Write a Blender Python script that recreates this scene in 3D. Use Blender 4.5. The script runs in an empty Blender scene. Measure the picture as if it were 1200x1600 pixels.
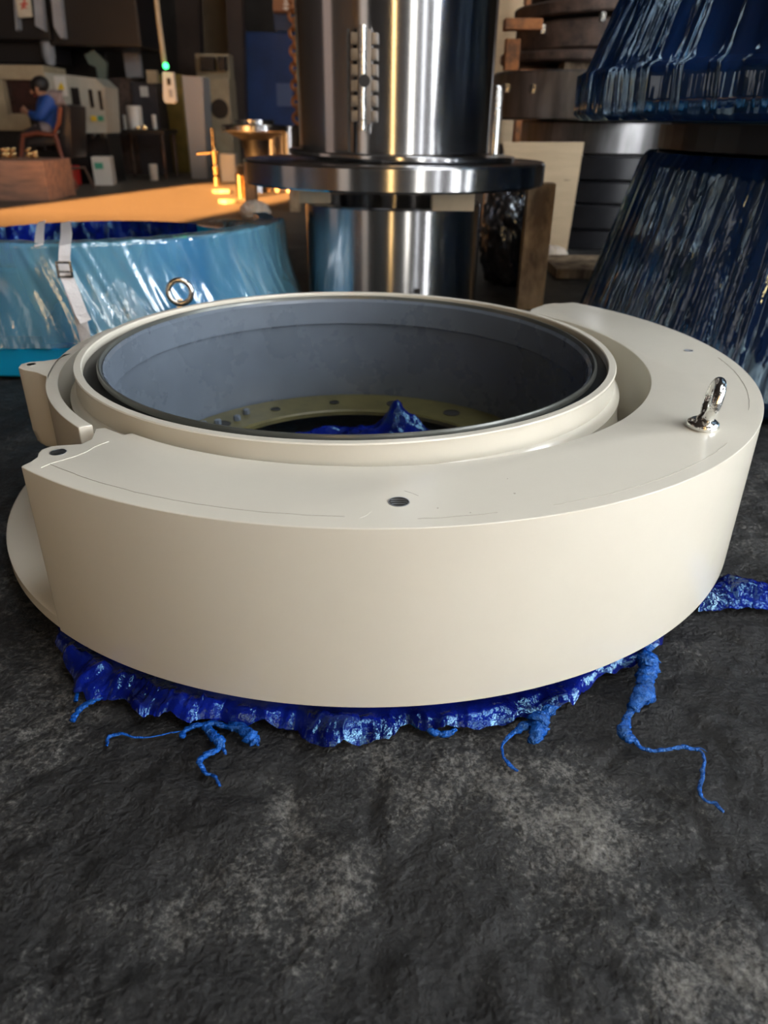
import bpy, bmesh, math, random
from mathutils import Vector, Matrix, noise
random.seed(7)
R = math.radians
sc = bpy.context.scene
COL = sc.collection
# ------------------------------------------------------------------ camera
P, RO, F, H = 0.48733, 0.01385, 1150.0, 0.74
cp, sp, cr, sr = math.cos(P), math.sin(P), math.cos(RO), math.sin(RO)
ex, ed, ef = Vector((1, 0, 0)), Vector((0, -sp, -cp)), Vector((0, cp, -sp))
rt, dn = cr * ex - sr * ed, sr * ex + cr * ed
cam = bpy.data.cameras.new('camera'); camo = bpy.data.objects.new('camera', cam); COL.objects.link(camo)
m = Matrix.Identity(4)
for i in range(3):
    m[i][0], m[i][1], m[i][2] = rt[i], -dn[i], -ef[i]
m[2][3] = H
camo.matrix_world = m
cam.sensor_fit = 'VERTICAL'; cam.sensor_height = 36; cam.lens = F / 1600 * 36
cam.clip_start = .02; cam.clip_end = 200
cam.dof.use_dof = True; cam.dof.focus_distance = 1.08; cam.dof.aperture_fstop = 4.2
sc.camera = camo
# ------------------------------------------------------------------ world, sun, exposure
sc.view_settings.view_transform = 'Standard'; sc.view_settings.look = 'None'
sc.view_settings.gamma = 1; sc.view_settings.use_curve_mapping = False
sc.view_settings.exposure = -0.06
w = bpy.data.worlds.new('world'); sc.world = w; w.use_nodes = True
w.node_tree.nodes['Background'].inputs[0].default_value = (1, .9, .8, 1)
w.node_tree.nodes['Background'].inputs[1].default_value = 1.2
sun = bpy.data.lights.new('sun', 'SUN'); sun.energy = 80; sun.color = (1, .45, .13); sun.angle = R(.8)
suno = bpy.data.objects.new('sun', sun); COL.objects.link(suno)
SD = Vector((.30, .95, -.285)).normalized()
suno.rotation_euler = SD.to_track_quat('-Z', 'Y').to_euler(); suno.location = (-9, -9, 5)
W_BACK, W_WARM, W_RIGHT, W_ROOF, W_LEFT = 11, 17, 34.0, 13.0, .8      # window strengths

def gr(x, y, z=0):
    """point on the level z under pixel x, y"""
    u0, v0 = (x - 600) / F, (y - 800) / F
    u, v = cr * u0 + sr * v0, -sr * u0 + cr * v0
    d = H - z; k = sp + v * cp
    return Vector((u / k * d, (cp - v * sp) / k * d, z))
def at(x, y, Y):
    """point at forward distance Y under pixel x, y"""
    u0, v0 = (x - 600) / F, (y - 800) / F
    u, v = cr * u0 + sr * v0, -sr * u0 + cr * v0
    k = Y / (cp - v * sp)
    return Vector((u * k, Y, H - (sp + v * cp) * k))

# ------------------------------------------------------------------ materials
def mat(name, col, rough=.5, metal=0, var=0, vscale=5, bump=0, bscale=20, col2=None, coat=0, tint=None, emit=None, es=0, stretch=None, detail=6, aniso=0, rvar=0):
    M = bpy.data.materials.new(name); M.use_nodes = True
    nt = M.node_tree; b = nt.nodes['Principled BSDF']
    b.inputs['Base Color'].default_value = (*col, 1); b.inputs['Roughness'].default_value = rough
    b.inputs['Metallic'].default_value = metal; b.inputs['Coat Weight'].default_value = coat
    if aniso:
        b.inputs['Anisotropic'].default_value = aniso; b.inputs['Anisotropic Rotation'].default_value = .25; tg_ = nt.nodes.new('ShaderNodeTangent'); tg_.direction_type = 'RADIAL'; tg_.axis = 'Z'
        nt.links.new(tg_.outputs[0], b.inputs['Tangent'])
    if tint: b.inputs['Specular Tint'].default_value = (*tint, 1); b.inputs['IOR'].default_value = 1.6
    if emit: b.inputs['Emission Color'].default_value = (*emit, 1); b.inputs['Emission Strength'].default_value = es
    tc = nt.nodes.new('ShaderNodeTexCoord'); mp = nt.nodes.new('ShaderNodeMapping')
    nt.links.new(tc.outputs['Object'], mp.inputs[0])
    if stretch: mp.inputs['Scale'].default_value = stretch
    def nz(s, d=detail):
        n = nt.nodes.new('ShaderNodeTexNoise'); n.inputs['Scale'].default_value = s; n.inputs['Detail'].default_value = d
        n.inputs['Roughness'].default_value = .62
        nt.links.new(mp.outputs[0], n.inputs['Vector']); return n
    if var or col2:
        n = nz(vscale); r = nt.nodes.new('ShaderNodeValToRGB')
        c2 = col2 or tuple(c * (1 - var) for c in col)
        r.color_ramp.elements[0].position = .38; r.color_ramp.elements[1].position = .62
        r.color_ramp.elements[0].color = (*c2, 1); r.color_ramp.elements[1].color = (*col, 1)
        nt.links.new(n.outputs[0], r.inputs[0]); nt.links.new(r.outputs[0], b.inputs['Base Color'])
    if rvar:
        n = nz(vscale * 1.7); mr = nt.nodes.new('ShaderNodeMapRange')
        mr.inputs['To Min'].default_value = max(.02, rough - rvar); mr.inputs['To Max'].default_value = rough + rvar
        nt.links.new(n.outputs[0], mr.inputs[0]); nt.links.new(mr.outputs[0], b.inputs['Roughness'])
    if bump:
        n = nz(bscale, 4); bp = nt.nodes.new('ShaderNodeBump'); bp.inputs['Strength'].default_value = bump; bp.inputs['Distance'].default_value = .01
        nt.links.new(n.outputs[0], bp.inputs['Height']); nt.links.new(bp.outputs[0], b.inputs['Normal'])
    return M

def film(name, tint, diff, dfac, rough=.14, bump=.5, bscale=30, stretch=(1, 1, 1), gfac=.25, gcol=(.85, .93, 1)):
    """thin glossy stretch film: clear tinted layer, some body colour, crisp reflections"""
    M = bpy.data.materials.new(name); M.use_nodes = True; nt = M.node_tree; nt.nodes.clear(); N = nt.nodes.new; L = nt.links.new
    out = N('ShaderNodeOutputMaterial'); tr = N('ShaderNodeBsdfTransparent'); tr.inputs[0].default_value = (*tint, 1)
    df = N('ShaderNodeBsdfDiffuse'); df.inputs[0].default_value = (*diff, 1)
    gl = N('ShaderNodeBsdfGlossy'); gl.inputs['Roughness'].default_value = rough; gl.inputs[0].default_value = (*gcol, 1)
    tc = N('ShaderNodeTexCoord'); mp = N('ShaderNodeMapping'); mp.inputs['Scale'].default_value = stretch
    L(tc.outputs['Object'], mp.inputs[0])
    n = N('ShaderNodeTexNoise'); n.inputs['Scale'].default_value = bscale; n.inputs['Detail'].default_value = 3; n.inputs['Distortion'].default_value = .6
    L(mp.outputs[0], n.inputs['Vector'])
    vo = N('ShaderNodeTexVoronoi'); vo.inputs['Scale'].default_value = bscale * .8; L(mp.outputs[0], vo.inputs['Vector'])
    ad = N('ShaderNodeMath'); ad.operation = 'ADD'; L(n.outputs[0], ad.inputs[0]); L(vo.outputs['Distance'], ad.inputs[1])
    bp = N('ShaderNodeBump'); bp.inputs['Strength'].default_value = bump; bp.inputs['Distance'].default_value = .01
    L(ad.outputs[0], bp.inputs['Height'])
    for s in (gl,): L(bp.outputs[0], s.inputs['Normal'])
    a = N('ShaderNodeMixShader'); a.inputs[0].default_value = dfac; L(tr.outputs[0], a.inputs[1]); L(df.outputs[0], a.inputs[2])
    n2 = N('ShaderNodeTexNoise'); n2.inputs['Scale'].default_value = bscale * .35; L(mp.outputs[0], n2.inputs['Vector'])
    mr = N('ShaderNodeMapRange'); mr.inputs[1].default_value = .4; mr.inputs[2].default_value = .6
    mr.inputs[3].default_value = max(0, dfac - .2); mr.inputs[4].default_value = min(1, dfac + .2)
    L(n2.outputs[0], mr.inputs[0]); L(mr.outputs[0], a.inputs[0])
    fr = N('ShaderNodeFresnel'); fr.inputs[0].default_value = 1.45; L(bp.outputs[0], fr.inputs['Normal'])
    g = N('ShaderNodeMath'); g.operation = 'ADD'; g.use_clamp = True; g.inputs[1].default_value = gfac; L(fr.outputs[0], g.inputs[0])
    b = N('ShaderNodeMixShader'); L(g.outputs[0], b.inputs[0]); L(a.outputs[0], b.inputs[1]); L(gl.outputs[0], b.inputs[2])
    L(b.outputs[0], out.inputs[0]); return M

def emi(name, col, s):
    M = bpy.data.materials.new(name); M.use_nodes = True; nt = M.node_tree; nt.nodes.clear()
    e = nt.nodes.new('ShaderNodeEmission'); e.inputs[0].default_value = (*col, 1); e.inputs[1].default_value = s
    o = nt.nodes.new('ShaderNodeOutputMaterial'); nt.links.new(e.outputs[0], o.inputs[0]); return M

def floor_mat():
    M = bpy.data.materials.new('packed_black_grime'); M.use_nodes = True; nt = M.node_tree; N = nt.nodes.new; L = nt.links.new
    b = nt.nodes['Principled BSDF']; tc = N('ShaderNodeTexCoord')
    def nz(s, d=8, r=.65, dist=0, off=(0, 0, 0)):
        mp = N('ShaderNodeMapping'); mp.inputs['Location'].default_value = off; L(tc.outputs['Object'], mp.inputs[0])
        n = N('ShaderNodeTexNoise'); n.inputs['Scale'].default_value = s; n.inputs['Detail'].default_value = d
        n.inputs['Roughness'].default_value = r; n.inputs['Distortion'].default_value = dist; L(mp.outputs[0], n.inputs['Vector']); return n
    big = nz(2.6, 10, .68, .5, (7.3, 2.2, 0)); fine = nz(150, 5, .75); mid = nz(13, 10, .72, .4); peb = nz(48, 8, .7, .2); peb2 = nz(42, 2.5, .6, .3, (1, 2, 3)); fine2 = nz(170, 1.5, .5)
    def madd(x, f, y):
        a = N('ShaderNodeMath'); a.operation = 'MULTIPLY_ADD'; a.inputs[1].default_value = f; L(x.outputs[0], a.inputs[0])
        if y is None: a.inputs[2].default_value = 0
        else: L(y.outputs[0], a.inputs[2])
        return a
    sc_ = madd(big, .60, madd(mid, .35, madd(fine, .60, madd(peb, .25, None))))      # mean .90
    r = N('ShaderNodeValToRGB'); e = r.color_ramp.elements
    e[0].position = .57; e[0].color = (.007, .007, .0075, 1); e[1].position = .88; e[1].color = (.25, .24, .22, 1)
    k = e.new(.68); k.color = (.022, .022, .022, 1)
    last = sc_
    for (px, py, rad, amt) in ((940, 1285, .17, .14), (1130, 1500, .12, .20), (480, 1455, .15, .13), (290, 1400, .11, .09), (640, 1235, .10, .09), (30, 1300, .14, .05), (180, 1200, .25, -.10), (1150, 1080, .3, -.10)):
        c = gr(px, py); vd = N('ShaderNodeVectorMath'); vd.operation = 'DISTANCE'; L(tc.outputs['Object'], vd.inputs[0]); vd.inputs[1].default_value = c
        mr = N('ShaderNodeMapRange'); mr.interpolation_type = 'SMOOTHSTEP'; mr.inputs[1].default_value = rad; mr.inputs[2].default_value = 0; mr.inputs[4].default_value = amt * .6
        L(vd.outputs['Value'], mr.inputs[0]); ad = N('ShaderNodeMath'); L(last.outputs[0], ad.inputs[0]); L(mr.outputs[0], ad.inputs[1]); last = ad
    off = madd(last, .72, None)
    L(off.outputs[0], r.inputs[0])
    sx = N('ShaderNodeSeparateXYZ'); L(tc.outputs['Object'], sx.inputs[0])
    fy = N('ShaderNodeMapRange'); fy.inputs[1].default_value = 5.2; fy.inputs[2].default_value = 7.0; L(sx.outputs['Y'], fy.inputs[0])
    dm = N('ShaderNodeMix'); dm.data_type = 'RGBA'; dm.inputs[7].default_value = (.17, .145, .12, 1)  # floor colour lightened far back so the sun strip reads brighter
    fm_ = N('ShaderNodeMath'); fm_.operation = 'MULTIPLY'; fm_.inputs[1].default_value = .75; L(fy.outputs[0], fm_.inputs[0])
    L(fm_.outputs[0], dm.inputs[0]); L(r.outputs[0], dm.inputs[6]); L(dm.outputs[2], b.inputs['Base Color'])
    b.inputs['Roughness'].default_value = .55; b.inputs['Specular IOR Level'].default_value = .28
    bp1 = N('ShaderNodeBump'); bp1.inputs['Strength'].default_value = .9; bp1.inputs['Distance'].default_value = .014; L(mid.outputs[0], bp1.inputs['Height'])
    bp3 = N('ShaderNodeBump'); bp3.inputs['Strength'].default_value = .8; bp3.inputs['Distance'].default_value = .011; L(peb2.outputs[0], bp3.inputs['Height']); L(bp1.outputs[0], bp3.inputs['Normal'])
    bp2 = N('ShaderNodeBump'); bp2.inputs['Strength'].default_value = .9; bp2.inputs['Distance'].default_value = .0022
    L(fine2.outputs[0], bp2.inputs['Height']); L(bp3.outputs[0], bp2.inputs['Normal']); L(bp2.outputs[0], b.inputs['Normal'])
    return M

CREAM = mat('cream_enamel', (.61, .58, .495), .27, var=.05, vscale=2.5, bump=.05, bscale=7, coat=.25)
LINER = mat('slate_primer', (.11, .135, .17), .28, var=.18, vscale=4, bump=.06, bscale=12, rvar=.1)
SEAL = mat('black_gap', (.006, .007, .007), .35)
LIP = mat('dark_lip', (.09, .095, .085), .3, metal=.3)
OLIVE = mat('olive_primer', (.105, .095, .035), .35, var=.3, vscale=20)
HOLE = mat('hole_dark', (.02, .02, .02), .6)
THREAD = mat('thread_steel', (.35, .38, .42), .3, metal=.9)
CHROME = mat('zinc_chrome', (.72, .72, .70), .16, metal=1, bump=.25, bscale=60, rvar=.08)
STEEL = mat('turned_steel', (.56, .56, .57), .24, metal=1, aniso=1.0)
STEELD = mat('dull_steel', (.30, .29, .29), .42, metal=1, var=.4, vscale=3, stretch=(4, 4, .6), rvar=.1)
DARKST = mat('black_steel', (.018, .018, .021), .32, metal=.2, var=.4, vscale=6)
RUST = mat('rusty_iron', (.13, .085, .065), .6, metal=.35, col2=(.05, .035, .03), vscale=9, bump=.4, bscale=30)
RUSTO = mat('orange_rust', (.35, .13, .04), .6, col2=(.12, .05, .02), vscale=12, metal=.3)
PLY = mat('pale_plywood', (.56, .42, .26), .6, var=.12, vscale=3, stretch=(1, 1, 6))
WOOD = mat('grimy_timber', (.56, .43, .28), .7, col2=(.15, .10, .065), vscale=4, stretch=(2, 2, .8), bump=.3)
CRATE = mat('reddish_timber', (.40, .22, .15), .7, col2=(.22, .14, .11), vscale=6, stretch=(.6, 3, 3))
PALE = mat('pale_timber', (.62, .54, .40), .6, var=.15, vscale=10)
BLUE = mat('cobalt_film', (.003, .010, .19), .075, col2=(.001, .002, .05), vscale=9, bump=.35, bscale=48, detail=3, tint=(.35, .75, 1))
STRAND = mat('blue_strand', (.003, .07, .38), .22, var=.5, vscale=60, bump=.8, bscale=120, tint=(.4, .8, 1))
CYAN = mat('cyan_enamel', (.0, .26, .50), .3, coat=.3)
TEAL = mat('dark_teal_paint', (.004, .035, .06), .35, col2=(.003, .015, .03), vscale=2)
FILMC = film('clear_blue_film', (.45, .78, .92), (.17, .42, .55), .30, rough=.16, bump=.55, bscale=7, stretch=(1.5, 1.5, .5), gfac=.10)
FILMB = film('blue_stretch_film', (.10, .28, .75), (.003, .03, .15), .5, rough=.07, bump=.4, bscale=16, stretch=(1.8, 1.8, .04), gfac=.12, gcol=(.62, .85, 1))
FILMD = film('smoky_film', (.5, .5, .55), (.05, .045, .05), .4, rough=.15, bump=1, bscale=14, gfac=.15)
WHITE = mat('white_webbing', (.62, .60, .60), .6, bump=.4, bscale=200)
PAPER = mat('crumpled_white', (.75, .66, .55), .7)
GREYP = mat('grey_paint', (.34, .34, .35), .5, var=.2, vscale=3)
MACH = mat('machine_white', (.42, .42, .36), .45, var=.15, vscale=4)
BEIGE = mat('machine_beige', (.42, .34, .22), .5, var=.2, vscale=4)
BLACKM = mat('machine_black', (.009, .007, .007), .45, var=.3, vscale=3)
BROWN = mat('column_brown', (.055, .034, .026), .6, var=.3, vscale=2)
WALLM = mat('dim_wall', (.07, .058, .05), .8, var=.3, vscale=.6)
OCHRE = mat('ochre_paint', (.24, .18, .04), .5, var=.3)
BLUEP = mat('tarpaulin_blue', (.012, .05, .19), .5, var=.35, vscale=1.5)
ORANGEP = mat('orange_brown', (.22, .10, .045), .6, var=.2)
GOLD = mat('sunlit_steel_brass', (.85, .62, .32), .18, metal=1)  # golden sun glint on steel put into the colour; brass uses it too
RED = mat('red_plastic', (.45, .02, .02), .4)
WHITEP = mat('white_plastic', (.62, .62, .58), .4)
YELL = mat('warning_yellow', (.7, .5, .03), .5)
GREENW = mat('green_print', (.05, .3, .2), .5)
SKIN = mat('skin', (.42, .22, .14), .5)
HAIR = mat('black_hair', (.01, .008, .008), .5, bump=.5, bscale=80)
JBLUE = mat('jacket_blue', (.012, .07, .33), .6)
JGREY = mat('jacket_grey', (.24, .19, .19), .7, var=.2, vscale=9)
TROU = mat('dark_trousers', (.03, .022, .024), .8)
LEATH = mat('dark_leather', (.02, .018, .02), .35)
CHWOOD = mat('red_brown_wood', (.20, .055, .03), .35)
REDPAINT = mat('red_marker', (.6, .05, .03), .6)

# ------------------------------------------------------------------ mesh helpers
class MB:
    def __init__(s): s.v = []; s.f = []
    def add(s, v, f):
        o = len(s.v); s.v += [Vector(q) for q in v]; s.f += [tuple(i + o for i in t) for t in f]; return s
    def box(s, c, d, rot=(0, 0, 0), bev=0):
        bm = bmesh.new(); bmesh.ops.create_cube(bm, size=1)
        for v in bm.verts: v.co = Vector((v.co.x * d[0], v.co.y * d[1], v.co.z * d[2]))
        if bev: bmesh.ops.bevel(bm, geom=bm.edges[:], offset=bev, segments=2, affect='EDGES', profile=.7)
        from mathutils import Euler
        e = Euler(rot).to_matrix(); bm.verts.index_update()
        s.add([e @ v.co + Vector(c) for v in bm.verts], [[v.index for v in f.verts] for f in bm.faces]); bm.free(); return s
    def lathe(s, prof, c=(0, 0), n=96, a0=0, a1=360, caps=True, closed=True, fr=None):
        """prof: list of (r, z), closed loop if closed; full turn or an arc"""
        full = abs(a1 - a0) >= 360; k = n if full else n + 1; m_ = len(prof)
        vs = []
        for i in range(k):
            a = R(a0 + (a1 - a0) * i / n)
            for (r, z) in prof:
                rr = r if fr is None else fr(r, z, a)
                vs.append((c[0] + rr * math.cos(a), c[1] + rr * math.sin(a), z))
        fs = []
        for i in range(n):
            j = (i + 1) % k
            for q in range(m_ if closed else m_ - 1):
                w_ = (q + 1) % m_
                fs.append((i * m_ + q, j * m_ + q, j * m_ + w_, i * m_ + w_))
        if not full and closed and caps:
            fs.append(tuple(range(m_))[::-1]); fs.append(tuple((k - 1) * m_ + q for q in range(m_)))
        return s.add(vs, fs)
    def tube(s, pts, r, n=8, caps=True, flat=1):
        pts = [Vector(p) for p in pts]; rs = r if isinstance(r, (list, tuple)) else [r] * len(pts)
        vs = []; up = Vector((0, 0, 1)); prev = None
        for i, p in enumerate(pts):
            t = (pts[min(i + 1, len(pts) - 1)] - pts[max(i - 1, 0)]).normalized()
            if prev is None:
                a = t.cross(up); a = a if a.length > .1 else t.cross(Vector((1, 0, 0)))
            else: a = prev - t * prev.dot(t)
            a.normalize(); prev = a; b = t.cross(a)
            for k in range(n):
                g = 2 * math.pi * k / n; vs.append(p + (a * math.cos(g) + b * math.sin(g) * flat) * rs[i])
        fs = [(i * n + k, i * n + (k + 1) % n, (i + 1) * n + (k + 1) % n, (i + 1) * n + k) for i in range(len(pts) - 1) for k in range(n)]
        if caps: fs += [tuple(range(n))[::-1], tuple((len(pts) - 1) * n + k for k in range(n))]
        return s.add(vs, fs)
    def torus(s, c, R_, r, nrm=(0, 0, 1), n=40, k=12, rz=1):
        nrm = Vector(nrm).normalized(); a = nrm.orthogonal().normalized(); b = nrm.cross(a); vs = []
        for i in range(n):
            g = 2 * math.pi * i / n; d = a * math.cos(g) + b * math.sin(g)
            for j in range(k):
                h = 2 * math.pi * j / k; vs.append(Vector(c) + d * (R_ + r * math.cos(h)) + nrm * (r * rz * math.sin(h)))
        return s.add(vs, [(i * k + j, ((i + 1) % n) * k + j, ((i + 1) % n) * k + (j + 1) % k, i * k + (j + 1) % k) for i in range(n) for j in range(k)])
    def prism(s, poly, z0, z1):
        n = len(poly); vs = [(x, y, z0) for x, y in poly] + [(x, y, z1) for x, y in poly]
        return s.add(vs, [tuple(range(n))[::-1], tuple(range(n, 2 * n))] + [(i, (i + 1) % n, n + (i + 1) % n, n + i) for i in range(n)])
    def grid(s, fn, nu, nv):
        vs = [fn(i / nu, j / nv) for j in range(nv + 1) for i in range(nu + 1)]; q = nu + 1
        return s.add(vs, [(j * q + i, j * q + i + 1, (j + 1) * q + i + 1, (j + 1) * q + i) for j in range(nv) for i in range(nu)])
    def build(s, name, material, parent=None, smooth=None, loc=None, bevel=0):
        if loc is None:
            if parent: loc = Vector((0, 0, 0)); org = wloc[parent]
            else:
                xs = [v.x for v in s.v]; ys = [v.y for v in s.v]; zs = [v.z for v in s.v]
                loc = Vector(((min(xs) + max(xs)) / 2, (min(ys) + max(ys)) / 2, min(zs))); org = loc
        else: org = Vector(loc); loc = org
        me = bpy.data.meshes.new(name); me.from_pydata([v - org for v in s.v], [], s.f)
        bm = bmesh.new(); bm.from_mesh(me); bmesh.ops.recalc_face_normals(bm, faces=bm.faces)
        if bevel:
            es = [e for e in bm.edges if len(e.link_faces) == 2 and e.calc_face_angle(0) > R(40)]
            bmesh.ops.bevel(bm, geom=es, offset=bevel, segments=3, affect='EDGES', profile=.6, clamp_overlap=True)
        bm.to_mesh(me); bm.free()
        me.materials.append(material)
        if smooth is not None:
            me.polygons.foreach_set('use_smooth', [True] * len(me.polygons))
            if smooth < 180: me.set_sharp_from_angle(angle=R(smooth))
        o = bpy.data.objects.new(name, me); COL.objects.link(o); o.location = loc
        if parent: o.parent = parent
        wloc[o] = org
        return o
wloc = {}
def tag(o, label, cat, group=None):
    o['label'] = label; o['category'] = cat
    if group: o['group'] = group
    return o
def thing(name, loc, label, cat, group=None):
    o = bpy.data.objects.new(name, None); COL.objects.link(o); o.location = loc; o.empty_display_size = .1
    wloc[o] = Vector(loc); return tag(o, label, cat, group)
def struct(o): o['kind'] = 'structure'; return o
def fbm(p, k=3): return noise.fractal(Vector(p), 1.0, 2.0, k)
def BX(name, M, c, d, par=None, rot=(0, 0, 0), bev=0):
    return MB().box(c, d, rot, bev).build(name, M, par)
def pbox(name, M, x0, y0, x1, y1, Y, dep, par=None, bev=0):
    """box whose near face spans two image corners at forward distance Y"""
    a, b = at(x0, y0, Y), at(x1, y1, Y); c, d = at(x1, y0, Y), at(x0, y1, Y)
    X0, X1 = (a.x + d.x) / 2, (b.x + c.x) / 2; Z1, Z0 = (a.z + c.z) / 2, (b.z + d.z) / 2
    if Z0 < .12: Z0 = 0.0
    return BX(name, M, ((X0 + X1) / 2, Y + dep / 2, (Z0 + Z1) / 2), (abs(X1 - X0), dep, abs(Z1 - Z0)), par, bev=bev)

# ------------------------------------------------------------------ the hall
XL, XR, YB, YF, ZT = -10.0, 7.5, -6.0, 21.0, 7.0
def lines(segs):
    o = []
    for a, b, st in segs:
        n = max(1, round((b - a) / st)); o += [a + (b - a) * i / n for i in range(n)]
    return o + [segs[-1][1]]
xs = lines([(XL, -2, .8), (-2, -1.1, .05), (-1.1, 1.5, .011), (1.5, 2.4, .06), (2.4, XR, .8)])
ys = lines([(YB, 0, 1), (0, .3, .03), (.3, 1.5, .011), (1.5, 3, .05), (3, YF, .6)])
def fz(x, y):
    p = Vector((x, y, 0)); k = 1 if (-2 < x < 2.4 and -.1 < y < 3) else 0
    if not k: return 0
    k = min(1, (x + 2) / .4, (2.4 - x) / .4, (y + .1) / .2, (3 - y) / .4)
    a = noise.noise(p * 5) * .006 + noise.noise(p * 14 + Vector((5, 0, 0))) * .005 + fbm(p * 38) * .0028
    rdg = abs(noise.noise(p * 9 + Vector((0, 7, 0)))); a -= max(0, .12 - rdg) * .05
    d = math.hypot(x + .035, y - 1.5); damp = 1 if d > .78 else .35
    return (a * damp - .006) * k
nx = len(xs)
fm = MB(); fm.add([(x, y, fz(x, y)) for y in ys for x in xs], [(j * nx + i, j * nx + i + 1, (j + 1) * nx + i + 1, (j + 1) * nx + i) for j in range(len(ys) - 1) for i in range(nx - 1)])
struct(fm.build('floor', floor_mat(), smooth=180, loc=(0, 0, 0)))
struct(BX('ceiling', WALLM, ((XL + XR) / 2, (YB + YF) / 2, ZT + .1), (XR - XL, YF - YB, .2)))
struct(BX('wall_far', WALLM, ((XL + XR) / 2, YF + .1, ZT / 2), (XR - XL, .2, ZT)))
struct(BX('wall_right', WALLM, (XR + .1, (YB + YF) / 2, ZT / 2), (.2, YF - YB, ZT)))
# near wall with the open doorway the low sun comes through
D0, D1, DH = -7.7, -5.6, 5.0
wl = MB().box(((XL + D0) / 2, YB - .1, ZT / 2), (D0 - XL, .2, ZT)).box(((D1 + XR) / 2, YB - .1, ZT / 2), (XR - D1, .2, ZT)).box(((D0 + D1) / 2, YB - .1, (DH + ZT) / 2), (D1 - D0, .2, ZT - DH))
struct(wl.build('wall_near', WALLM))
struct(BX('wall_left', WALLM, (XL - .1, (YB + YF) / 2, ZT / 2), (.2, YF - YB, ZT)))
def window(k, c, size, axis, col, s, bars=(2, 3)):
    """lit window: glass pane just inside the wall, with frame and glazing bars"""
    cx, cy, cz = c; a, b = size
    def bx(mb, u, v, du, dv, t, off):
        if axis == 'x': mb.box((cx + off, cy + u, cz + v), (t, du, dv))
        elif axis == 'y': mb.box((cx + u, cy + off, cz + v), (du, t, dv))
        else: mb.box((cx + u, cy + v, cz + off), (du, dv, t))
    pn = MB(); bx(pn, 0, 0, a, b, .02, 0); o = struct(pn.build('window_%d' % k, emi('daylight_%d' % k, col, s)))
    fr = MB()
    for i in range(bars[0] + 1): bx(fr, -a / 2 + a * i / bars[0], 0, .07, b + .07, .07, 0)
    for i in range(bars[1] + 1): bx(fr, 0, -b / 2 + b * i / bars[1], a + .07, .07, .07, 0)
    fr.build('window_frame', BROWN, o)
window(1, (3.0, YB + .04, 2.7), (.9, 5.0), 'y', (1, .95, .86), W_BACK, (1, 3))
window(7, (5.4, YB + .04, 2.7), (.7, 5.0), 'y', (.95, .97, 1), W_BACK * .5, (1, 3))  # second unseen back pane, added for another streak on the steel column
window(2, (-.35, YB + .04, 2.7), (.42, 5.0), 'y', (1, .62, .25), W_WARM, (1, 3))
window(3, (XL + .04, 1.6, 2.4), (2.2, 3.8), 'x', (1, .74, .62), W_LEFT)
window(4, (XR - .04, -4.4, 2.9), (1.1, 4.2), 'x', (.97, .98, 1), W_RIGHT, (1, 3))
window(8, (XR - .04, -2.0, 2.9), (1.4, 4.2), 'x', (.94, .97, 1), W_RIGHT, (1, 3))  # unseen right-hand light split into separate panes to streak the steel column
window(9, (XR - .04, .8, 2.9), (.9, 4.2), 'x', (.90, .96, 1), W_RIGHT, (1, 3))
window(5, (3.0, -.6, ZT - .04), (2.8, 3.6), 'z', (.93, .96, 1), W_ROOF, (3, 4))  # unseen roof pane added to light the counterweight top and inner left wall
window(6, (0, 11.5, ZT - .04), (1.6, 3), 'z', (1, .9, .75), W_ROOF * .22, (2, 4))

# ------------------------------------------------------------------ the cream counterweight
CX, CY = -.035, 1.4998      # centre of the weight and bore
SX, SY = -.076, 1.482       # centre of the sleeve rim
ZTOP, ZB, RW, RI = .3176, .040, .7455, .568
cw = thing('counterweight', (CX, CY, 0), 'large cream painted ring shaped counterweight lying on torn blue film on the black floor', 'machine part')
def arc(r, a0, a1, n, c=(CX, CY)): return [(c[0] + r * math.cos(R(a0 + (a1 - a0) * i / n)), c[1] + r * math.sin(R(a0 + (a1 - a0) * i / n))) for i in range(n + 1)]
outer = arc(RW, -128.3, 44, 150)
far = [(.462, 2.0), (.447, 2.005), (.418, 1.985), (.374, 1.93)]
inner = arc(RI, 47, -126.5, 110, (CX - .012, CY))
endp = [(-.395, 1.035), (-.4321, 1.063), (-.4455, 1.058), (-.441, 1.036), (-.437, 1.016), (-.445, .998), (-.4700, .992), (-.485, .988), (-.4945, .975), (-.4935, .962), (-.489, .948), (-.4915, .932), (-.4975, .918)]
MB().prism(outer + far + inner[2:] + endp, ZB, ZTOP).build('weight', CREAM, cw, smooth=35, bevel=.0022)
MB().lathe([(.5235, .330), (.5257, .338), (.524, .340), (.512, .340), (.5105, .338), (.5105, .12), (.60, .12), (.60, .16), (.578, .178), (.556, .20), (.544, .225), (.5385, .26), (.5385, .287), (.533, .293), (.531, .298), (.5262, .302)], (SX, SY), 180).build('sleeve', CREAM, cw, smooth=30)
MB().lathe([(.694, .026), (.694, .046), (.688, .050), (.50, .050), (.50, .022), (.688, .022)], (SX, SY), 160).build('base_flange', CREAM, cw, smooth=35)
MB().lathe([(.5104, .324), (.5104, .30), (.4925, .30), (.4925, .324)], (SX, SY), 160, fr=lambda r, z, a: r if r > .5 else r + .002 * math.cos(a) + .013 * math.sin(a)).build('seal', SEAL, cw, smooth=35)
MB().lathe([(.4930, .10), (.4930, .330), (.4905, .334), (.4875, .334), (.4850, .330), (.4850, .10)], (SX + .002, SY + .013), 160).build('bore_lip', LIP, cw, smooth=40)
MB().lathe([(.4900, .05), (.4849, .325), (.482, .327), (.4775, .320), (.4765, .264), (.4785, .262), (.4825, .2605), (.4835, .255), (.4835, .05)], (SX + .002, SY + .013), 160).build('bore_liner', LINER, cw, smooth=30)
MB().lathe([(.4820, .052), (.4820, .066), (.362, .066), (.357, .062), (.357, .052)], (SX + .01, SY + .008), 160).build('bolt_flange', OLIVE, cw, smooth=35)
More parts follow.
